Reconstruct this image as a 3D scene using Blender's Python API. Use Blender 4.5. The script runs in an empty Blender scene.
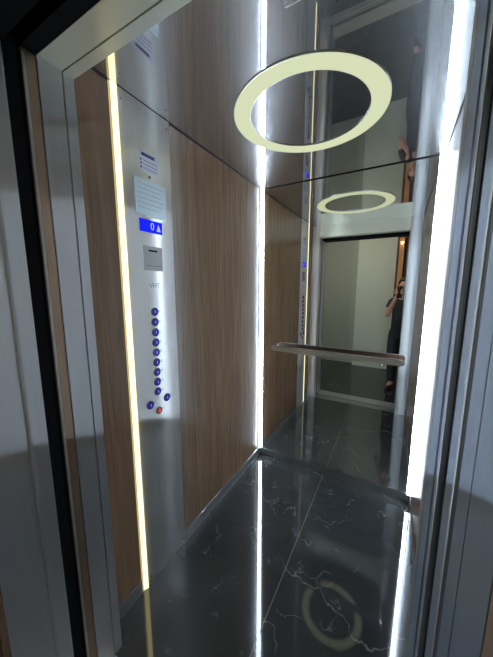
import bpy, bmesh, math, random
from mathutils import Vector, Matrix
random.seed(7)
C = bpy.context.scene.collection
PI = math.pi
# ---------------------------------------------------------------- dimensions (metres)
W, D, H = 1.147, 1.449, 2.2          # cabin
XL, XR, ZH = 0.0913, 1.037, 2.062    # door opening
BB = 0.065                           # baseboard height

# ---------------------------------------------------------------- materials
def newmat(name):
    m = bpy.data.materials.new(name); m.use_nodes = True
    nt = m.node_tree; nt.nodes.clear()
    out = nt.nodes.new('ShaderNodeOutputMaterial')
    return m, nt, out
def pbsdf(nt, out, **kw):
    b = nt.nodes.new('ShaderNodeBsdfPrincipled')
    for k, v in kw.items():
        b.inputs[k].default_value = v
    nt.links.new(b.outputs[0], out.inputs[0])
    return b
def plain(name, col, rough=0.5, metal=0.0, spec=0.5, **kw):
    m, nt, out = newmat(name)
    b = pbsdf(nt, out, **{'Base Color': (*col, 1), 'Roughness': rough, 'Metallic': metal, 'Specular IOR Level': spec})
    for k, v in kw.items(): b.inputs[k].default_value = v
    tc = nt.nodes.new('ShaderNodeTexCoord')
    n = nt.nodes.new('ShaderNodeTexNoise'); n.inputs['Scale'].default_value = 30
    mr = nt.nodes.new('ShaderNodeMapRange')
    mr.inputs['To Min'].default_value = max(0.0, rough - .03); mr.inputs['To Max'].default_value = min(1, rough + .03)
    nt.links.new(tc.outputs['Object'], n.inputs['Vector'])
    nt.links.new(n.outputs['Fac'], mr.inputs['Value']); nt.links.new(mr.outputs[0], b.inputs['Roughness'])
    return m
def emis(name, col, strength):
    m, nt, out = newmat(name)
    e = nt.nodes.new('ShaderNodeEmission'); e.inputs[0].default_value = (*col, 1); e.inputs[1].default_value = strength
    nt.links.new(e.outputs[0], out.inputs[0])
    return m
def brushed(name, col, rough=0.5, aniso=0.9, axis='cross', sharp=0.25, sharp_rough=0.12, diff=0.12):
    """vertical-grain brushed stainless: broad horizontal smear plus a tighter, mirror-like lobe"""
    m, nt, out = newmat(name)
    L = nt.links
    g = nt.nodes.new('ShaderNodeNewGeometry')
    tc = nt.nodes.new('ShaderNodeTexCoord')
    if axis == 'cross':
        c = nt.nodes.new('ShaderNodeVectorMath'); c.operation = 'CROSS_PRODUCT'
        L.new(g.outputs['Normal'], c.inputs[0]); c.inputs[1].default_value = (0, 0, 1)
        tan = c.outputs[0]
    else:
        c = nt.nodes.new('ShaderNodeCombineXYZ')
        for i in range(3): c.inputs[i].default_value = axis[i]
        tan = c.outputs[0]
    mp = nt.nodes.new('ShaderNodeMapping'); mp.inputs['Scale'].default_value = (260, 260, 1.2)
    n = nt.nodes.new('ShaderNodeTexNoise'); n.inputs['Scale'].default_value = 1.0; n.inputs['Detail'].default_value = 3
    L.new(tc.outputs['Object'], mp.inputs[0]); L.new(mp.outputs[0], n.inputs['Vector'])
    cr = nt.nodes.new('ShaderNodeMix'); cr.data_type = 'RGBA'
    cr.inputs[6].default_value = (*[v * .86 for v in col], 1); cr.inputs[7].default_value = (*col, 1)
    L.new(n.outputs['Fac'], cr.inputs[0])
    a = nt.nodes.new('ShaderNodeBsdfAnisotropic'); a.distribution = 'BECKMANN'
    a.inputs['Rotation'].default_value = .25; a.inputs['Roughness'].default_value = rough; a.inputs['Anisotropy'].default_value = aniso
    L.new(cr.outputs[2], a.inputs['Color']); L.new(tan, a.inputs['Tangent'])
    s = nt.nodes.new('ShaderNodeBsdfAnisotropic'); s.inputs['Roughness'].default_value = sharp_rough
    s.inputs['Anisotropy'].default_value = 0.4
    L.new(cr.outputs[2], s.inputs['Color']); L.new(tan, s.inputs['Tangent'])
    mx = nt.nodes.new('ShaderNodeMixShader'); mx.inputs[0].default_value = sharp
    L.new(a.outputs[0], mx.inputs[1]); L.new(s.outputs[0], mx.inputs[2])
    df = nt.nodes.new('ShaderNodeBsdfDiffuse'); L.new(cr.outputs[2], df.inputs['Color'])
    m2 = nt.nodes.new('ShaderNodeMixShader'); m2.inputs[0].default_value = diff
    L.new(mx.outputs[0], m2.inputs[1]); L.new(df.outputs[0], m2.inputs[2]); L.new(m2.outputs[0], out.inputs[0])
    return m
def wood(name, c1, c2, rough=0.3, along='z', scale=1.0):
    m, nt, out = newmat(name); L = nt.links
    b = pbsdf(nt, out, **{'Roughness': rough, 'Specular IOR Level': 0.5})
    tc = nt.nodes.new('ShaderNodeTexCoord')
    mp = nt.nodes.new('ShaderNodeMapping')
    mp.inputs['Scale'].default_value = (30*scale, 30*scale, 1.6*scale) if along == 'z' else (1.6*scale, 30*scale, 30*scale)
    n1 = nt.nodes.new('ShaderNodeTexNoise'); n1.inputs['Scale'].default_value = 1.0
    n1.inputs['Detail'].default_value = 6; n1.inputs['Distortion'].default_value = 1.1
    mp2 = nt.nodes.new('ShaderNodeMapping')
    mp2.inputs['Scale'].default_value = (260*scale, 260*scale, 9*scale) if along == 'z' else (9*scale, 260*scale, 260*scale)
    n2 = nt.nodes.new('ShaderNodeTexNoise'); n2.inputs['Scale'].default_value = 1.0; n2.inputs['Detail'].default_value = 2
    for a, k in ((mp, n1), (mp2, n2)):
        L.new(tc.outputs['Object'], a.inputs[0]); L.new(a.outputs[0], k.inputs['Vector'])
    ad = nt.nodes.new('ShaderNodeMath'); ad.operation = 'MULTIPLY_ADD'; ad.inputs[1].default_value = 0.4
    L.new(n2.outputs['Fac'], ad.inputs[0]); L.new(n1.outputs['Fac'], ad.inputs[2])
    r = nt.nodes.new('ShaderNodeValToRGB')
    r.color_ramp.elements[0].position = .45; r.color_ramp.elements[0].color = (*c1, 1)
    r.color_ramp.elements[1].position = .92; r.color_ramp.elements[1].color = (*c2, 1)
    L.new(ad.outputs[0], r.inputs[0]); L.new(r.outputs[0], b.inputs['Base Color'])
    return m
def marble(name, base, base2, vein, rough=0.05, spec=0.8, scale=1.0, grout=None):
    m, nt, out = newmat(name); L = nt.links
    b = pbsdf(nt, out, **{'Roughness': rough, 'Specular IOR Level': spec})
    tc = nt.nodes.new('ShaderNodeTexCoord')
    def nz(sc, det, dist=0):
        n = nt.nodes.new('ShaderNodeTexNoise'); n.inputs['Scale'].default_value = sc*scale
        n.inputs['Detail'].default_value = det; n.inputs['Distortion'].default_value = dist
        L.new(tc.outputs['Object'], n.inputs['Vector']); return n
    def veins(sc, det, dist, w, cut):
        n = nz(sc, det, dist)
        s = nt.nodes.new('ShaderNodeMath'); s.operation = 'SUBTRACT'; s.inputs[1].default_value = .5
        a = nt.nodes.new('ShaderNodeMath'); a.operation = 'ABSOLUTE'
        mr = nt.nodes.new('ShaderNodeMapRange'); mr.inputs['From Min'].default_value = 0; mr.inputs['From Max'].default_value = w
        mr.inputs['To Min'].default_value = 1; mr.inputs['To Max'].default_value = 0
        L.new(n.outputs['Fac'], s.inputs[0]); L.new(s.outputs[0], a.inputs[0]); L.new(a.outputs[0], mr.inputs['Value'])
        k = nz(2.1*sc, 2); km = nt.nodes.new('ShaderNodeMapRange')
        km.inputs['From Min'].default_value = cut; km.inputs['From Max'].default_value = cut + .18
        L.new(k.outputs['Fac'], km.inputs['Value'])
        mu = nt.nodes.new('ShaderNodeMath'); mu.operation = 'MULTIPLY'
        L.new(mr.outputs[0], mu.inputs[0]); L.new(km.outputs[0], mu.inputs[1])
        return mu.outputs[0]
    v1 = veins(1.5, 6, .4, .0042, .50); v2 = veins(4.6, 8, .5, .009, .54)
    mxv = nt.nodes.new('ShaderNodeMath'); mxv.operation = 'MAXIMUM'; L.new(v1, mxv.inputs[0]); L.new(v2, mxv.inputs[1])
    cl = nz(3, 5, .6)
    c = nt.nodes.new('ShaderNodeMix'); c.data_type = 'RGBA'; c.inputs[6].default_value = (*base, 1); c.inputs[7].default_value = (*base2, 1)
    L.new(cl.outputs['Fac'], c.inputs[0])
    c2 = nt.nodes.new('ShaderNodeMix'); c2.data_type = 'RGBA'; c2.inputs[7].default_value = (*vein, 1)
    L.new(c.outputs[2], c2.inputs[6])
    sc_ = nt.nodes.new('ShaderNodeMath'); sc_.operation = 'MULTIPLY'; sc_.inputs[1].default_value = .6
    L.new(mxv.outputs[0], sc_.inputs[0]); L.new(sc_.outputs[0], c2.inputs[0])
    L.new(c2.outputs[2], b.inputs['Base Color'])
    return m
def mirror(name, col, rough, haze=0.0, haze_rough=0.25):
    m, nt, out = newmat(name)
    b = pbsdf(nt, out, **{'Base Color': (*col, 1), 'Metallic': 1.0, 'Roughness': rough})
    tc = nt.nodes.new('ShaderNodeTexCoord')
    n = nt.nodes.new('ShaderNodeTexNoise'); n.inputs['Scale'].default_value = 7; n.inputs['Detail'].default_value = 5
    mr = nt.nodes.new('ShaderNodeMapRange'); mr.inputs['From Min'].default_value = .35; mr.inputs['From Max'].default_value = .8
    mr.inputs['To Min'].default_value = rough*.5; mr.inputs['To Max'].default_value = rough*1.8
    nt.links.new(tc.outputs['Object'], n.inputs['Vector']); nt.links.new(n.outputs['Fac'], mr.inputs['Value'])
    nt.links.new(mr.outputs[0], b.inputs['Roughness'])
    if haze:
        g = nt.nodes.new('ShaderNodeBsdfGlossy'); g.inputs['Color'].default_value = (*col, 1); g.inputs['Roughness'].default_value = haze_rough
        mx = nt.nodes.new('ShaderNodeMixShader'); mx.inputs[0].default_value = haze
        nt.links.new(b.outputs[0], mx.inputs[1]); nt.links.new(g.outputs[0], mx.inputs[2]); nt.links.new(mx.outputs[0], out.inputs[0])
    return m

M = dict(
    wood=wood('wood_laminate', (.112, .062, .032), (.215, .132, .075), .25),
    steel=brushed('brushed_steel', (.80, .81, .82), rough=.32, aniso=.91, sharp=.15, sharp_rough=.14, diff=.10),
    steel_x=brushed('brushed_steel_header', (.80, .79, .64), rough=.42, aniso=.7, axis=(1, 0, 0), sharp=.3, sharp_rough=.2, diff=.5),  # yellow-green light of the ring is tinted into the header steel
    cop=brushed('panel_steel', (.96, .95, .91), rough=.30, aniso=.93, sharp=.05, sharp_rough=.14, diff=.08),
    base=brushed('baseboard_steel', (.55, .56, .56), rough=.35, aniso=.6, sharp=.5, sharp_rough=.12),
    steelb=brushed('blue_film_steel', (.66, .75, .92), rough=.34, aniso=.92, sharp=.12, sharp_rough=.14, diff=.10),  # bluish light of the cold strips tinted into the right-hand steel
    bronze=brushed('bronze_steel', (.42, .30, .20), rough=.28, aniso=.85, sharp=.3, sharp_rough=.14, diff=.15),  # brown reflection on the door edge put into the steel colour
    midw=wood('landing_wood', (.10, .055, .028), (.24, .14, .075), .35),
    glowa=emis('milky_edge', (.60, .68, 1.0), .75),  # both dim edge emissions imitate the bloom around the corner strips
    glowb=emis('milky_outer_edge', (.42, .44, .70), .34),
    railf=plain('satin_rail_steel', (.80, .79, .76), .38, .85),
    railw=wood('rail_wood', (.040, .018, .010), (.085, .04, .022), .5, along='x'),
    rail=plain('polished_steel', (.75, .74, .72), .12, 1.0),
    mirror=mirror('mirror_glass', (.80, .80, .77), .004),
    ceil=mirror('mirror_ceiling_steel', (.72, .72, .73), .02, .11, .34),
    floor=marble('black_marble', (.015, .016, .016), (.046, .047, .046), (.30, .295, .27), .045, .8),
    hallfloor=marble('hall_marble', (.010, .011, .012), (.04, .042, .045), (.3, .3, .3), .08, .7),
    grout=plain('grout', (.13, .115, .085), .6),
    black=plain('matte_black', (.004, .004, .005), .8, spec=.1),
    gapb=plain('shadow_gap', (.01, .01, .01), .7, spec=.2),
    cold=emis('cold_led', (.66, .82, 1.0), 78.0),
    warm=emis('warm_led', (1.0, .86, .42), 2.2),
    warmdim=emis('warm_led_edge', (1.0, .80, .40), .55),  # yellow halo beside the warm strip, imitated by dim emission
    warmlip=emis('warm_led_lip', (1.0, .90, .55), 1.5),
    ring=emis('ring_light', (.78, .84, .55), 0.88),
    alu=plain('aluminium', (.55, .55, .53), .35, .9),
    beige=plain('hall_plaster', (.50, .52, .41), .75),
    greyp=plain('hall_grey', (.33, .35, .28), .8),  # darker copy of the plaster, shading of the recess put into its colour
    darkw=wood('dark_door_wood', (.05, .022, .012), (.12, .055, .03), .35),
    orangew=wood('door_oak', (.45, .20, .07), (.70, .36, .14), .35),
    copplate=plain('sign_plate', (.55, .66, .70), .35, .1),
    paper=plain('notice_paper', (.66, .67, .80), .55),
    ink=plain('ink', (.03, .03, .12), .6),
    blue=emis('blue_screen', (.01, .02, .95), 1.0),
    glyph=emis('screen_glyph', (.45, .50, 1.0), 1.1),
    greyplate=plain('grey_plate', (.30, .295, .28), .45, .2),
    etched=plain('etched_marks', (.30, .31, .32), .5, .3),
    btn=plain('button_steel', (.06, .06, .09), .25, .9),
    bluering=emis('button_glow', (.04, .04, .42), .5),
    redring=emis('alarm_glow', (.6, .10, .04), .5),
    skin=plain('skin', (.50, .27, .18), .55),
    hair=plain('black_hair', (.012, .009, .008), .45),
    shirt=plain('black_cloth', (.014, .014, .016), .85),
    trouser=plain('charcoal_cloth', (.016, .016, .02), .9),
    shoe=plain('dark_leather', (.02, .015, .012), .4),
    phone=plain('phone_black', (.01, .01, .012), .2),
    eye=plain('eye_white', (.6, .6, .58), .3),
    lip=plain('lip', (.33, .11, .09), .5),
    screw=plain('screw', (.2, .2, .2), .3, .9),
)

# ---------------------------------------------------------------- helpers
def wl(o):
    v = Vector((0, 0, 0))
    while o is not None:
        v += o.location; o = o.parent
    return v
def tag(o, label=None, cat=None, group=None, kind=None):
    if label: o['label'] = label
    if cat: o['category'] = cat
    if group: o['group'] = group
    if kind: o['kind'] = kind
    return o
def thing(name, loc, label, cat, group=None, kind=None):
    o = bpy.data.objects.new(name, None); C.objects.link(o); o.location = loc; o.empty_display_size = .05
    return tag(o, label, cat, group, kind)
def obj(name, bm, mat, parent=None, loc=None, smooth=False):
    """bm is in world coordinates; the object's origin is put at loc (default: parent's origin / mesh centre base)"""
    pl = wl(parent) if parent is not None else Vector((0, 0, 0))
    if loc is None:
        if parent is not None: loc = pl
        else:
            xs = [v.co for v in bm.verts]
            loc = Vector(((min(v.x for v in xs)+max(v.x for v in xs))/2, (min(v.y for v in xs)+max(v.y for v in xs))/2, min(v.z for v in xs)))
    loc = Vector(loc)
    for v in bm.verts: v.co -= loc
    bmesh.ops.recalc_face_normals(bm, faces=bm.faces[:])
    if smooth:
        for f in bm.faces: f.smooth = True
    me = bpy.data.meshes.new(name); bm.to_mesh(me); bm.free()
    me.materials.append(mat)
    o = bpy.data.objects.new(name, me); C.objects.link(o)
    if parent is not None: o.parent = parent
    o.location = loc - pl
    return o
def box(bm, x0, x1, y0, y1, z0, z1, bev=0.0, seg=2):
    t = bmesh.new()
    bmesh.ops.create_cube(t, size=1)
    for v in t.verts:
        v.co = Vector(((x0+x1)/2+v.co.x*(x1-x0), (y0+y1)/2+v.co.y*(y1-y0), (z0+z1)/2+v.co.z*(z1-z0)))
    if bev: bmesh.ops.bevel(t, geom=t.edges[:], offset=bev, segments=seg, affect='EDGES', profile=.5)
    merge(bm, t); return bm
def merge(bm, t):
    me = bpy.data.meshes.new('tmp'); t.to_mesh(me); t.free(); bm.from_mesh(me); bpy.data.meshes.remove(me)
def B(*a, **k): return box(bmesh.new(), *a, **k)
def prism(pts, z0, z1):
    bm = bmesh.new()
    lo = [bm.verts.new((p[0], p[1], z0)) for p in pts]; hi = [bm.verts.new((p[0], p[1], z1)) for p in pts]
    n = len(pts)
    bm.faces.new(lo); bm.faces.new(hi)
    for i in range(n): bm.faces.new((lo[i], lo[(i+1) % n], hi[(i+1) % n], hi[i]))
    return bm
def cyl(bm, p0, p1, r, r2=None, seg=24, caps=True):
    p0, p1 = Vector(p0), Vector(p1); d = p1-p0
    t = bmesh.new()
    bmesh.ops.create_cone(t, cap_ends=caps, segments=seg, radius1=r, radius2=r if r2 is None else r2, depth=d.length)
    q = d.to_track_quat('Z', 'Y').to_matrix().to_4x4()
    for v in t.verts: v.co = q @ v.co + (p0+p1)/2
    merge(bm, t); return bm
def lathe_x(bm, c, prof, seg=28):
    """profile (radius, x offset) turned about the x axis through c"""
    rows = []
    for r, dx in prof:
        rows.append([bm.verts.new((c[0]+dx, c[1]+r*math.cos(2*PI*i/seg), c[2]+r*math.sin(2*PI*i/seg))) for i in range(seg)])
    for a, b in zip(rows, rows[1:]):
        for i in range(seg): bm.faces.new((a[i], a[(i+1) % seg], b[(i+1) % seg], b[i]))
    bm.faces.new(rows[-1]); bm.faces.new(rows[0])
    return bm
def ringz(c, r0, r1, z0, z1, seg=128):
    bm = bmesh.new(); R = []
    for r, z in ((r0, z0), (r1, z0), (r1, z1), (r0, z1)):
        R.append([bm.verts.new((c[0]+r*math.cos(2*PI*i/seg), c[1]+r*math.sin(2*PI*i/seg), z)) for i in range(seg)])
    for k in range(4):
        a, b = R[k], R[(k+1) % 4]
        for i in range(seg): bm.faces.new((a[i], a[(i+1) % seg], b[(i+1) % seg], b[i]))
    return bm
def text_bm(s, size, origin, right, up, depth=.0004):
    cu = bpy.data.curves.new('t', 'FONT'); cu.body = s; cu.size = size; cu.extrude = depth/2
    cu.align_x = 'CENTER'; cu.align_y = 'CENTER'; cu.resolution_u = 3
    o = bpy.data.objects.new('t', cu); C.objects.link(o)
    bpy.context.view_layer.update()
    me = bpy.data.meshes.new_from_object(o.evaluated_get(bpy.context.evaluated_depsgraph_get()))
    bm = bmesh.new(); bm.from_mesh(me); bpy.data.meshes.remove(me)
    bpy.data.objects.remove(o); bpy.data.curves.remove(cu)
    r, u = Vector(right), Vector(up); n = r.cross(u)
    for v in bm.verts: v.co = Vector(origin)+r*v.co.x+u*v.co.y+n*v.co.z
    return bm
def S(name, bm, mat, label, cat, **k):
    return tag(obj(name, bm, mat, **k), label, cat, kind='structure')

# ================================================================ CABIN SHELL
S('floor', B(0, W, -.03, D+.02, -.04, 0), M['floor'], 'black polished marble floor of the lift cabin with pale veins', 'floor')
S('trim_1', B(.5628, .5662, -.03, D, -.002, .0004), M['grout'], 'thin pale grout line running to the mirror across the marble floor', 'grout')
S('trim_19', B(.004, .007, 0, D-.006, -.002, .0006), M['grout'], 'pale grout line along the foot of the left baseboard', 'grout')
S('ceiling', B(-.02, W+.02, -.03, D+.02, H, H+.03), M['ceil'], 'dark mirror polished steel ceiling of the lift cabin', 'ceiling')
S('wall_left', B(-.03, 0, 0, D+.02, 0, H), M['wood'], 'brown wood grain side wall carrying the button panel', 'wall')
S('wall_right', B(W, W+.03, 0, D+.02, 0, H), M['wood'], 'brown wood grain side wall on the right of the cabin', 'wall')
S('wall_back', B(-.03, W+.03, D+.003, D+.04, 0, H+.03), M['gapb'], 'rear cabin wall behind the mirror', 'wall')
S('baseboard_left', B(0, .004, 0, D, 0, BB, bev=.0008), M['base'], 'brushed steel baseboard under the left wood wall', 'baseboard')
S('baseboard_right', B(W-.004, W, 0, D, 0, BB, bev=.0008), M['base'], 'brushed steel baseboard under the right wood wall', 'baseboard')
S('baseboard_back', B(.004, W-.004, D-.006, D, 0, BB-.004, bev=.0008), M['base'], 'dark steel baseboard under the rear mirror', 'baseboard')
S('trim_2', B(0, .0015, .005, D, H-.006, H), M['gapb'], 'black shadow gap along the top of the left wall', 'trim')
S('trim_3', B(W-.0015, W, .005, D, H-.006, H), M['gapb'], 'black shadow gap along the top of the right wall', 'trim')
S('trim_4', B(0, W, D-.004, D, H-.006, H), M['gapb'], 'black shadow gap along the top of the mirror', 'trim')
tag(obj('wall_mirror', B(.002, W-.002, D-.003, D+.002, BB-.004, H-.005), M['mirror']),
    'full height mirror covering the rear wall of the lift cabin behind the handrail', 'mirror')

# cabin doorway: front returns, jambs, header
S('wall_front_left', B(0, XL, -.030, 0, 0, H), M['steel'], 'brushed steel front return left of the cabin doorway', 'wall')
S('wall_front_right', B(XR, W, -.030, 0, 0, H), M['steel'], 'brushed steel front return right of the cabin doorway', 'wall')
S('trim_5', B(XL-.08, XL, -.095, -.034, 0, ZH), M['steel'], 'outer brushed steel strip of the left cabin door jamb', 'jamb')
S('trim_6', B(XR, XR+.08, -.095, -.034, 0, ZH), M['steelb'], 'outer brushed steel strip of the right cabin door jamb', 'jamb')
S('trim_7', B(XL, XR, -.030, 0, ZH, H), M['steel_x'], 'inner brushed steel header over the cabin doorway', 'header')
S('trim_8', B(XL-.08, XR+.08, -.095, -.034, ZH, ZH+.02), M['steel_x'], 'outer brushed steel strip of the header over the cabin doorway', 'header')
S('trim_9', B(XL-.3, XR+.3, -.131, -.0955, ZH+.001, 2.6), M['black'], 'black door operator cover above the cabin door header', 'cover')
S('trim_10', B(XL, XR, -.131, -.0305, -.04, -.0005), M['alu'], 'aluminium sill of the cabin doorway', 'sill')
gb = bmesh.new()
for y in (-.112, -.074, -.052): box(gb, XL, XR, y-.003, y+.003, -.002, .0003)
S('trim_11', gb, M['black'], 'dark running grooves in the cabin door sill', 'sill')

# sliding door leaves, retracted into their pockets
def leaf(name, x0, x1, y0, y1, z1, lab, edge_side, pm=None):
    pm = pm or M['steel']
    t = thing(name, ((x0+x1)/2, (y0+y1)/2, 0.004), lab, 'door', kind='structure')
    obj('door_panel', B(x0, x1, y0, y1, .006, z1, bev=.002), pm, t)
    ex = x1 if edge_side > 0 else x0
    obj('edge_strip', B(ex-.0012, ex+.0012, y0+.001, y0+.008, .01, z1-.01), M['alu'], t)
    return t
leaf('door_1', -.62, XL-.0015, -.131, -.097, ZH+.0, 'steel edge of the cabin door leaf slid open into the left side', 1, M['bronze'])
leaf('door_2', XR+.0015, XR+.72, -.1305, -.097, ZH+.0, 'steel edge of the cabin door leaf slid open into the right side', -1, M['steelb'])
leaf('door_3', -.62, XL-.001, -.218, -.170, 2.045, 'steel landing door leaf slid open on the left', 1)
leaf('door_4', XR+.001, XR+.72, -.218, -.170, 2.045, 'steel landing door leaf slid open on the right', -1, M['steelb'])
S('trim_17', B(-.62, XL-.006, -.1695, -.1315, 0, 2.6), M['black'], 'black gap between cabin door and landing door on the left', 'gap')  # solid black strips stand in for the darkness inside both door gaps
S('trim_18', B(XR+.006, XR+.7, -.1695, -.1315, 0, 2.6), M['black'], 'black gap between cabin door and landing door on the right', 'gap')
# landing frame
S('trim_12', B(XL-.05, XL, -.320, -.2195, 0, 2.045), M['steel'], 'steel reveal of the left landing jamb nearest the camera', 'jamb')
jr = B(XR, XR+.05, -.2685, -.232, 0, 2.045); box(jr, XR, XR+.05, -.334, -.2715, 0, 2.045)
S('trim_20', B(XL-.003, XL+.0012, -.2205, -.2183, 0, 2.045), M['alu'], 'thin bright seam strip on the left landing jamb', 'seam')
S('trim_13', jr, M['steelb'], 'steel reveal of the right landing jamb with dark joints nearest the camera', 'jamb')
S('trim_14', B(XR+.004, XR+.05, -.334, -.2185, 0, 2.04), M['gapb'], 'dark joints between the steel strips of the right landing jamb', 'jamb')
S('trim_15', B(-.7, XR+.8, -.3205, -.169, 2.046, 2.62), M['black'], 'black lintel above the landing doorway', 'lintel')
S('trim_16', B(XL, XR, -.32, -.169, -.04, -.0005), M['alu'], 'aluminium sill of the landing doorway', 'sill')
S('wall_landing_left', B(-1.2, XL-.0005, -.336, -.3205, 0, 2.62), M['midw'], 'brown wood landing wall left of the lift doorway', 'wall')
S('wall_landing_right', B(XR+.0005, 2.4, -.350, -.3345, 0, 2.62), M['midw'], 'brown wood landing wall right of the lift doorway', 'wall')
S('wall_shaft_left', B(-.98, -.95, -.219, D, -.3, 2.62), M['black'], 'black lift shaft wall on the left', 'wall')
S('wall_shaft_right', B(2.1, 2.13, -.219, D, -.3, 2.62), M['black'], 'black lift shaft wall on the right', 'wall')

# ================================================================ HALL seen in the mirror
S('floor_hall', B(-1.2, 2.4, -2.6, -.3205, -.04, 0), M['hallfloor'], 'dark polished stone floor of the landing hall', 'floor')
S('ceiling_hall', B(-1.2, 2.4, -2.6, -.32, 2.62, 2.66), M['gapb'], 'dark ceiling of the landing hall', 'ceiling')
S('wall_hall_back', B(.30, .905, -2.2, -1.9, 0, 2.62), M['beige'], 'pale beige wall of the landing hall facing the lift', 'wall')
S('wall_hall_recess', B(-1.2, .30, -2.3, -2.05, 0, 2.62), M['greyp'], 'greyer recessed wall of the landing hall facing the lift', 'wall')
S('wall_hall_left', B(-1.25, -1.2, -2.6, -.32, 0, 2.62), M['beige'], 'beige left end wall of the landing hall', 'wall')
S('wall_hall_right', B(2.4, 2.45, -2.6, -.32, 0, 2.62), M['beige'], 'beige right end wall of the landing hall', 'wall')
S('wall_hall_far', B(.905, 2.4, -2.65, -2.6, 0, 2.62), M['darkw'], 'dark panelled wall beyond the wooden doorway of the hall', 'wall')
# oak doorway in the hall
dt = thing('door_5', (1.15, -1.95, 0), 'oak doorway frame across the hall seen in the mirror beside the person', 'door', kind='structure')
obj('door_casing', B(.905, .935, -2.0, -1.87, 0, 2.35, bev=.004), M['darkw'], dt)
obj('door_casing', B(1.60, 1.65, -2.0, -1.87, 0, 2.35, bev=.004), M['darkw'], dt)
obj('door_head', B(.935, 1.60, -2.0, -1.87, 2.28, 2.35, bev=.004), M['darkw'], dt)
obj('door_lining', B(.935, 1.01, -2.0, -1.885, 0, 2.28, bev=.004), M['orangew'], dt)
lf = obj('door_leaf', B(1.01, 1.60, -2.0, -1.955, .005, 2.28, bev=.003), M['darkw'], dt)
obj('door_handle', cyl(cyl(bmesh.new(), (1.08, -1.955, 1.0), (1.08, -1.90, 1.0), .009), (1.08, -1.90, 1.0), (1.20, -1.90, 1.0), .008), M['rail'], lf)
S('wall_hall_right_of_door', B(1.65, 2.4, -2.2, -1.9, 0, 2.62), M['beige'], 'beige wall of the landing hall beside the oak doorway', 'wall')
# small warm wall lamp over the door lining
wt = thing('wall_lamp', (.975, -1.87, 2.12), 'small warm wall lamp glowing on the oak doorway lining', 'lamp')
obj('backplate', B(.955, .995, -1.885, -1.873, 2.17, 2.23, bev=.003), M['alu'], wt)
lb = cyl(bmesh.new(), (.975, -1.850, 2.17), (.975, -1.850, 2.21), .016, .022, 20)
obj('lamp_shade', lb, emis('lamp_glow', (1.0, .62, .28), 9.0), wt)

# ================================================================ LIGHT STRIPS
def corner_strip(cx, cy, sx, label):
    t = thing('led_strip_light', (cx, cy, BB), label, 'light strip', 'cold white light strips in the rear corners')
    r = .021
    pts = [(cx, cy)] + [(cx+sx*r*math.cos(a), cy-r*math.sin(a)) for a in [i*PI/2/8 for i in range(9)]]
    obj('diffuser', prism(pts, BB+.002, H-.003), M['cold'], t)
    obj('housing', prism([(cx+sx*(r), cy-.0002), (cx+sx*(r+.003), cy-.0002), (cx+sx*(r+.003), cy-.003), (cx+sx*r, cy-.003)], BB, H-.001), M['alu'], t)
    obj('housing', prism([(cx+sx*.0002, cy-r), (cx+sx*.0002, cy-r-.003), (cx+sx*.003, cy-r-.003), (cx+sx*.003, cy-r)], BB, H-.001), M['alu'], t)
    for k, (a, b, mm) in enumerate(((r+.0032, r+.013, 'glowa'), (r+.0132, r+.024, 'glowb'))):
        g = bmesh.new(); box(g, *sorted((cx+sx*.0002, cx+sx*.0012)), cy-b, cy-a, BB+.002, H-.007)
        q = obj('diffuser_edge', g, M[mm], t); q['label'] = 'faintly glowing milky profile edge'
    e = bmesh.new(); box(e, *sorted((cx+sx*.0005, cx+sx*(r+.001))), cy-r-.001, cy-.0005, BB-.002, BB+.002)
    obj('end_cap', e, M['alu'], t)
    return t
corner_strip(.0003, D-.0035, 1, 'cold white vertical light strip in the corner between left wood wall and mirror')
corner_strip(W-.0003, D-.0035, -1, 'cold white vertical light strip at the right edge of the mirror')
ws = thing('led_strip_light', (0, .193, 0), 'warm yellowish vertical light strip beside the button panel', 'light strip')
obj('housing', B(0.0002, .0040, .1826, .2034, .001, H-.001), M['alu'], ws)
pts = [(.0041, .193-.009), (.0041, .193+.009), (.0135, .193+.009), (.0052, .193-.0084)]
obj('diffuser', prism(pts, .003, H-.002), M['warm'], ws)
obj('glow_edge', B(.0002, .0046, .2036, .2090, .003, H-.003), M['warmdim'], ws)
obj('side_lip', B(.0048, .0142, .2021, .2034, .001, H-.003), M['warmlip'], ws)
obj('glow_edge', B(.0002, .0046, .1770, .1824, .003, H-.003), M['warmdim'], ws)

# ring light, recessed flush in the ceiling
RC = (.573, .734)
rt = thing('ring_ceiling_light', (RC[0], RC[1], H-.004), 'glowing pale yellow ring lamp set flush in the mirrored ceiling', 'ceiling light')
obj('diffuser', ringz(RC, .252, .322, H-.004, H-.0003), M['ring'], rt)
obj('rim', ringz(RC, .3221, .3235, H-.0042, H-.0003), M['alu'], rt)
obj('rim', ringz(RC, .2505, .2519, H-.0042, H-.0003), M['alu'], rt)

# ================================================================ BUTTON PANEL
cop = thing('operating_panel', (0, .34, 0), 'tall brushed steel lift button panel with blue display on the left wall', 'control panel')
PX = .0055
obj('faceplate', B(.0042, PX, .2095, .4715, .003, H-.003, bev=.0004), M['cop'], cop)
n = obj('notice_label', B(PX, PX+.0008, .297, .394, 1.938, 2.018), M['paper'], cop); n['label'] = 'small lilac printed notice'
obj('notice_heading', B(PX+.0008, PX+.0012, .306, .376, 1.997, 2.010), M['ink'], n)
for i, z in enumerate((1.981, 1.966, 1.951)):
    obj('printed_line', B(PX+.0008, PX+.0012, .314, .388, z-.0018, z+.0018), M['etched'], n)
    obj('bullet_mark', cyl(bmesh.new(), (PX+.0008, .303, z), (PX+.0012, .303, z), .0045, seg=12), M['ink'], n)
obj('keyhole', cyl(bmesh.new(), (PX, .345, 1.922), (PX+.0015, .345, 1.922), .005, seg=16), M['black'], cop)
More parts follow.
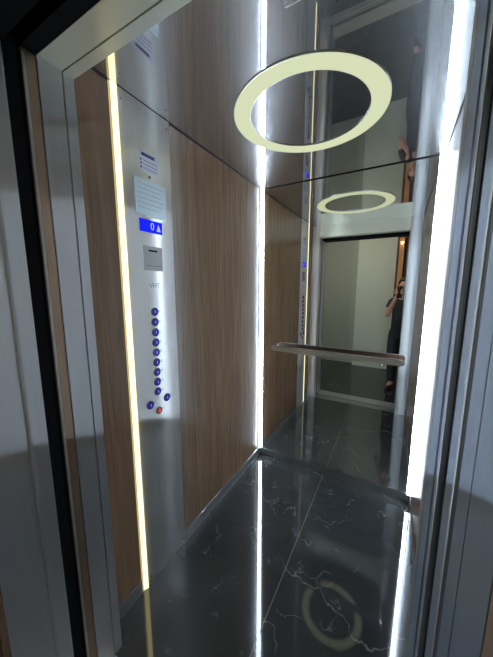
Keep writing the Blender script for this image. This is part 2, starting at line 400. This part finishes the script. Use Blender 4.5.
n = obj('information_plate', B(PX, PX+.0022, .262, .432, 1.760, 1.905, bev=.0006), M['copplate'], cop); n['label'] = 'pale blue grey plate with fine print'
for i in range(6):
    z = 1.885-i*.019
    obj('printed_line', B(PX+.0022, PX+.0025, .275, .42-.012*(i % 3), z-.001, z+.001), M['etched'], n)
n = obj('display', B(PX, PX+.002, .278, .402, 1.692, 1.744, bev=.0005), M['blue'], cop); n['label'] = 'bright blue floor display'
tb = text_bm('0', .044, (PX+.0024, .345, 1.718), (0, 1, 0), (0, 0, 1))
obj('display_digit', tb, M['glyph'], n)
ab = bmesh.new()
vs = [ab.verts.new((PX+.0022+dx, y, z)) for dx in (0, .0004) for y, z in ((.368, 1.703), (.392, 1.703), (.380, 1.733))]
ab.faces.new(vs[:3]); ab.faces.new(vs[3:])
for i in range(3): ab.faces.new((vs[i], vs[(i+1) % 3], vs[3+(i+1) % 3], vs[3+i]))
obj('arrow_symbol', ab, M['glyph'], n)
n = obj('card_reader_plate', B(PX, PX+.0015, .291, .397, 1.529, 1.634, bev=.0005), M['greyplate'], cop); n['label'] = 'square grey metal plate'
obj('plate_marking', B(PX+.0015, PX+.0018, .318, .368, 1.611, 1.619), M['gapb'], n)
obj('plate_marking', B(PX+.0015, PX+.0018, .303, .385, 1.549, 1.5505), M['gapb'], n)
obj('etched_logo', text_bm('VHT', .032, (PX+.0003, .345, 1.462), (0, 1, 0), (0, 0, 1)), M['etched'], cop)
# one button with ring, cap; then copies
def button(y, z, glow, r=.0195):
    c = (PX, y, z)
    b = obj('button', lathe_x(bmesh.new(), c, [(r, 0), (r, .004), (r*.93, .0055), (r*.80, .0055), (r*.80, .003)], 28), M['btn'], cop, loc=c, smooth=False)
    obj('button_cap', lathe_x(bmesh.new(), c, [(r*.78, .002), (r*.78, .0065), (r*.62, .0075)], 28), glow, b, loc=c)
    obj('button_symbol', B(PX+.0076, PX+.0079, y-.0012, y+.0012, z-.005, z+.005), M['glyph'], b, loc=c)
    return b
b0 = button(.334, 1.345, M['bluering'])
def copy_part(o, dy, dz, parent):
    c = o.copy(); C.objects.link(c); c.parent = parent
    c.location = o.location + Vector((0, dy, dz)); return c
for i in range(1, 9):
    nb = copy_part(b0, -.0006*i, -.0475*i, cop)
    for ch in list(b0.children):
        g = ch.copy(); C.objects.link(g); g.parent = nb
for (y, z) in ((.384, .915), (.281, .914)):
    k = button(y, z, M['bluering'], .020); k['label'] = 'larger bright blue door button'
k = button(.331, .868, M['redring'], .018); k['label'] = 'alarm button with red glow'
# braille tags beside the buttons
bb = [(1.345-.0475*i, .363) for i in range(9)] + [(.915, .414), (.914, .311), (.868, .360)]
for z, y in bb:
    t = bmesh.new()
    for a in (-1, 1):
        for q in (-1, 0, 1):
            if random.random() < .75:
                cyl(t, (PX, y+a*.0028, z+q*.004), (PX+.0014, y+a*.0028, z+q*.004), .0015, .001, 8)
    box(t, PX, PX+.0004, y-.0055, y-.0048, z-.007, z+.007)
    obj('braille_mark', t, M['etched'], cop)
for z in (2.16, .04):
    for y in (.225, .456):
        obj('screw', lathe_x(bmesh.new(), (PX, y, z), [(.0045, 0), (.0045, .001), (.003, .0016)], 12), M['screw'], cop)

# ================================================================ HANDRAIL
RY = D-.072
hr = thing('handrail', (.585, RY, .985), 'slim horizontal steel and dark wood handrail across the rear mirror', 'handrail')
def stadium_bar(x0, x1, zc, h, y0, y1, seg=10):
    r = h/2; pts = []
    for i in range(seg+1):
        a = -PI/2+PI*i/seg; pts.append((x1-r+r*math.cos(a), zc+r*math.sin(a)))
    for i in range(seg+1):
        a = PI/2+PI*i/seg; pts.append((x0+r+r*math.cos(a), zc+r*math.sin(a)))
    bm = bmesh.new()
    a = [bm.verts.new((p[0], y0, p[1])) for p in pts]; b = [bm.verts.new((p[0], y1, p[1])) for p in pts]
    bm.faces.new(a); bm.faces.new(b); n = len(pts)
    for i in range(n): bm.faces.new((a[i], a[(i+1) % n], b[(i+1) % n], b[i]))
    bmesh.ops.recalc_face_normals(bm, faces=bm.faces[:])
    bmesh.ops.bevel(bm, geom=[e for e in bm.edges if abs(e.verts[0].co.y-e.verts[1].co.y) < 1e-6], offset=.0025, segments=2, affect='EDGES')
    return bm
def stadium_ring(x0, x1, zc, h, wd, y0, y1, seg=12):
    rows = []
    for k in (0, wd):
        r = h/2-k; pts = []
        for i in range(seg+1):
            a = -PI/2+PI*i/seg; pts.append((x1-h/2+r*math.cos(a), zc+r*math.sin(a)))
        for i in range(seg+1):
            a = PI/2+PI*i/seg; pts.append((x0+h/2+r*math.cos(a), zc+r*math.sin(a)))
        rows.append(pts)
    bm = bmesh.new()
    L4 = [[bm.verts.new((p[0], y, p[1])) for p in rows[k]] for k, y in ((0, y0), (1, y0), (1, y1), (0, y1))]
    n = len(rows[0])
    for k in range(4):
        a, b = L4[k], L4[(k+1) % 4]
        for i in range(n): bm.faces.new((a[i], a[(i+1) % n], b[(i+1) % n], b[i]))
    return bm
p = obj('steel_bar', stadium_bar(.126, 1.046, .985, .042, RY-.012, RY-.003), M['railf'], hr); p['label'] = 'polished steel front bar with rounded ends'
obj('edge_bead', stadium_ring(.126, 1.046, .985, .042, .0045, RY-.0145, RY-.0125), M['rail'], hr)
p = obj('wood_backing', stadium_bar(.124, 1.048, .985, .040, RY-.003, RY+.014), M['railw'], hr); p['label'] = 'dark wooden rear half'
for x in (.26, .585, .91):
    t = cyl(bmesh.new(), (x, RY+.010, .958), (x, D-.003, .958), .007)
    cyl(t, (x, RY+.004, .957), (x, RY+.004, .972), .007)
    cyl(t, (x, D-.008, .958), (x, D-.0032, .958), .02)
    obj('bracket', t, M['rail'], hr)

# ================================================================ PERSON holding the phone (seen in the mirror)
def skinned(name, verts, edges, radii, mat, parent, sub=2, root=0):
    me = bpy.data.meshes.new(name); me.from_pydata(verts, edges, []); me.update()
    o = bpy.data.objects.new(name, me); C.objects.link(o)
    o.modifiers.new('s', 'SKIN'); 
    for i, r in enumerate(radii):
        rr = r if isinstance(r, tuple) else (r, r)
        me.skin_vertices[0].data[i].radius = rr
    me.skin_vertices[0].data[root].use_root = True
    m = o.modifiers.new('u', 'SUBSURF'); m.levels = sub; m.render_levels = sub
    bpy.context.view_layer.update()
    ev = o.evaluated_get(bpy.context.evaluated_depsgraph_get())
    res = bpy.data.meshes.new_from_object(ev)
    bpy.data.objects.remove(o); bpy.data.meshes.remove(me)
    bm = bmesh.new(); bm.from_mesh(res); bpy.data.meshes.remove(res)
    return obj(name, bm, mat, parent, smooth=True)
PXc, PYc = 1.05, -.86
YAW = -.30                       # turned a little towards the button panel
def pp(x, y, z):                 # person's own frame: x to their right, y forward
    c, s = math.cos(-YAW), math.sin(-YAW)
    return Vector((PXc + x*c - y*s, PYc + x*s + y*c, z))
per = thing('person', (PXc, PYc, 0), 'person in black clothes holding up a phone in the landing doorway, seen in the mirror', 'person')
CAM = Vector((.97328, -.53079, 1.45357))
fwd = Vector((math.sin(-.51043), math.cos(-.51043), 0)); rgt = Vector((fwd.y, -fwd.x, 0))
ph_c = CAM - fwd*.016 + rgt*.012 + Vector((0, 0, -.055))
V = []; Ed = []; R = []
def add(p, r, prev=None):
    V.append(tuple(p)); R.append(r)
    if prev is not None: Ed.append((prev, len(V)-1))
    return len(V)-1
pel = add(pp(0, 0, .86), (.105, .085))
wai = add(pp(0, .005, 1.00), (.09, .075), pel)
che = add(pp(0, .0, 1.17), (.125, .095), wai)
nek0 = add(pp(0, -.01, 1.30), (.075, .06), che)
nek = add(pp(0, .005, 1.36), (.046, .048), nek0)
hd0 = add(pp(0, .018, 1.42), (.055, .065), nek)
hd1 = add(pp(0, .012, 1.49), (.068, .083), hd0)
hd2 = add(pp(0, .000, 1.55), (.055, .07), hd1)
wr = {}
for s in (-1, 1):
    sh = add(pp(s*.145, -.005, 1.275), .052, che if False else nek0)
    el = add(pp(s*.165, .13, 1.06), .036, sh)
    target = ph_c + (rgt*(.052 if s > 0 else -.050)) + Vector((0, 0, -.045)) - fwd*.03
    fm = add(Vector(V[el]).lerp(target, .45), .031, el)
    w = add(target, .021, fm); wr[s] = target
    hp = add(pp(s*.08, 0, .80), .085, pel)
    kn = add(pp(s*.09, .015, .45), .055, hp)
    cf = add(pp(s*.09, -.01, .30), .052, kn)
    an = add(pp(s*.09, -.02, .07), .034, cf)
    add(pp(s*.10, .11, .03), .03, an)
body = skinned('body', V, Ed, R, M['skin'], per)
# hands: palm plus five fingers closing on the phone
for s in (-1, 1):
    o = rgt*s
    w = wr[s]
    V2 = [tuple(w)]; E2 = []; R2 = [.019]
    def a2(p, r, prev):
        V2.append(tuple(p)); R2.append(r); E2.append((prev, len(V2)-1)); return len(V2)-1
    palm = a2(w + Vector((0, 0, .045)) + fwd*.012 + o*.004, (.022, .014), 0)
    for k, ln in enumerate((.020, .024, .022, .017)):
        base = Vector(w) + Vector((0, 0, .028+.017*k)) + fwd*.018 + o*.006
        q1 = a2(base + fwd*.018, .0085, palm)
        q2 = a2(base + fwd*.026 - o*(ln), .0078, q1)
        a2(base + fwd*.027 - o*(ln*1.9), .0068, q2)
    t1 = a2(Vector(w) + Vector((0, 0, .045)) - fwd*.004 - o*.012, .010, palm)
    a2(Vector(w) + Vector((0, 0, .068)) - fwd*.002 - o*.028, .0085, t1)
    skinned('hand', V2, E2, R2, M['skin'], per, 2)
# clothing
V, Ed, R = [], [], []
a = add(pp(0, 0, .82), (.165, .135)); b = add(pp(0, .005, 1.0), (.135, .110), a); c = add(pp(0, 0, 1.17), (.150, .115), b)
d = add(pp(0, -.01, 1.285), (.088, .07), c); 
for s in (-1, 1):
    sh = add(pp(s*.147, -.005, 1.268), .062, d); add(pp(s*.160, .075, 1.15), .052, sh)
skinned('shirt', V, Ed, R, M['shirt'], per)
V, Ed, R = [], [], []
w0 = add(pp(0, 0, .97), (.125, .10)); a = add(pp(0, 0, .86), (.14, .118), w0)
for s in (-1, 1):
    h = add(pp(s*.08, 0, .80), .098, a); k = add(pp(s*.09, .015, .45), .070, h); add(pp(s*.09, -.015, .09), .055, k)
skinned('trousers', V, Ed, R, M['trouser'], per)
for s in (-1, 1):
    f = pp(s*.09, -.05, .045); g = pp(s*.10, .15, .03)
    skinned('shoe', [tuple(f), tuple(f.lerp(g, .5)), tuple(g)], [(0, 1), (1, 2)], [.042, .040, .028], M['shoe'], per)
# head details
hb = bmesh.new(); bmesh.ops.create_uvsphere(hb, u_segments=28, v_segments=18, radius=1)
for v in list(hb.verts):
    x, y, z = v.co
    if y > .35 and z < .42: bmesh.ops.delete(hb, geom=[v], context='VERTS'); continue
for v in hb.verts:
    x, y, z = v.co
    zz = z*.098 if z > 0 else z*.135
    v.co = pp(x*.085, y*.098-.008, 1.507+zz)
ho = obj('hair', hb, M['hair'], per, smooth=True)
sm = ho.modifiers.new('s', 'SOLIDIFY'); sm.thickness = .008
for s in (-1, 1):
    e = bmesh.new(); bmesh.ops.create_uvsphere(e, u_segments=12, v_segments=8, radius=.011)
    for v in e.verts: v.co = v.co + pp(s*.03, .078, 1.487)
    eo = obj('eye', e, M['eye'], per, smooth=True)
    e = bmesh.new(); bmesh.ops.create_uvsphere(e, u_segments=10, v_segments=6, radius=.0055)
    for v in e.verts: v.co = v.co + pp(s*.03, .0865, 1.487)
    obj('pupil', e, M['hair'], eo, smooth=True)
    e = bmesh.new(); bmesh.ops.create_uvsphere(e, u_segments=12, v_segments=8, radius=1)
    for v in e.verts: v.co = pp(s*.074+v.co.x*.009, v.co.y*.016, 1.475+v.co.z*.028)
    obj('ear', e, M['skin'], per, smooth=True)
skinned('nose', [tuple(pp(0, .080, 1.482)), tuple(pp(0, .097, 1.452)), tuple(pp(0, .085, 1.444))], [(0, 1), (1, 2)], [.008, .011, .011], M['skin'], per)
skinned('mouth', [tuple(pp(-.02, .074, 1.423)), tuple(pp(0, .082, 1.424)), tuple(pp(.02, .074, 1.423))], [(0, 1), (1, 2)], [.003, .006, .003], M['lip'], per)
# phone
pb = B(-.037, .037, -.0042, .0042, -.077, .077, bev=.0035, seg=3)
rotm = Matrix((( rgt.x, fwd.x, 0), (rgt.y, fwd.y, 0), (0, 0, 1)))
for v in pb.verts: v.co = rotm @ v.co + ph_c
ph = tag(obj('phone', pb, M['phone'], None, loc=ph_c), 'black phone held up in front of the face of the person in the mirror', 'phone')
lb = cyl(bmesh.new(), ph_c-rgt*.012+Vector((0, 0, .055))+fwd*.004, ph_c-rgt*.012+Vector((0, 0, .055))+fwd*.006, .008, seg=20)
obj('camera_lens', lb, M['rail'], ph)

# ================================================================ LIGHTS / WORLD
def area(name, loc, size, power, col, rot=(0, 0, 0)):
    l = bpy.data.lights.new(name, 'AREA'); l.energy = power; l.size = size; l.color = col
    o = bpy.data.objects.new(name, l); C.objects.link(o); o.location = loc; o.rotation_euler = rot; return o
area('hall_lamp', (.30, -.47, 2.58), .22, 20, (1, .97, .88), (math.radians(-38), 0, 0))  # unseen area light added to brighten the hall, placed clear of the reflections
w = bpy.data.worlds.new('World'); bpy.context.scene.world = w; w.use_nodes = True
w.node_tree.nodes['Background'].inputs[0].default_value = (.5, .55, .6, 1); w.node_tree.nodes['Background'].inputs[1].default_value = 0.02

# ================================================================ CAMERA
cd = bpy.data.cameras.new('camera'); cam = bpy.data.objects.new('camera', cd); C.objects.link(cam)
yaw, pitch, roll = -.51043, .15051, .00022
f = Vector((math.sin(yaw)*math.cos(pitch), math.cos(yaw)*math.cos(pitch), -math.sin(pitch)))
r = Vector((math.cos(yaw), -math.sin(yaw), 0)); u = r.cross(f)
r2 = r*math.cos(roll)+u*math.sin(roll); u2 = -r*math.sin(roll)+u*math.cos(roll)
mt = Matrix(((r2.x, u2.x, -f.x, CAM.x), (r2.y, u2.y, -f.y, CAM.y), (r2.z, u2.z, -f.z, CAM.z), (0, 0, 0, 1)))
cam.matrix_world = mt
cd.sensor_fit = 'HORIZONTAL'; cd.sensor_width = 36; cd.lens = 268.446/493*36; cd.clip_start = .01
sc = bpy.context.scene; sc.camera = cam
sc.view_settings.view_transform = 'Standard'; sc.view_settings.look = 'None'; sc.view_settings.exposure = 0
sc.cycles.use_denoising = True
sc.cycles.max_bounces = 14; sc.cycles.glossy_bounces = 12; sc.cycles.sample_clamp_indirect = 10
sc.cycles.caustics_reflective = True; sc.cycles.blur_glossy = 0.3
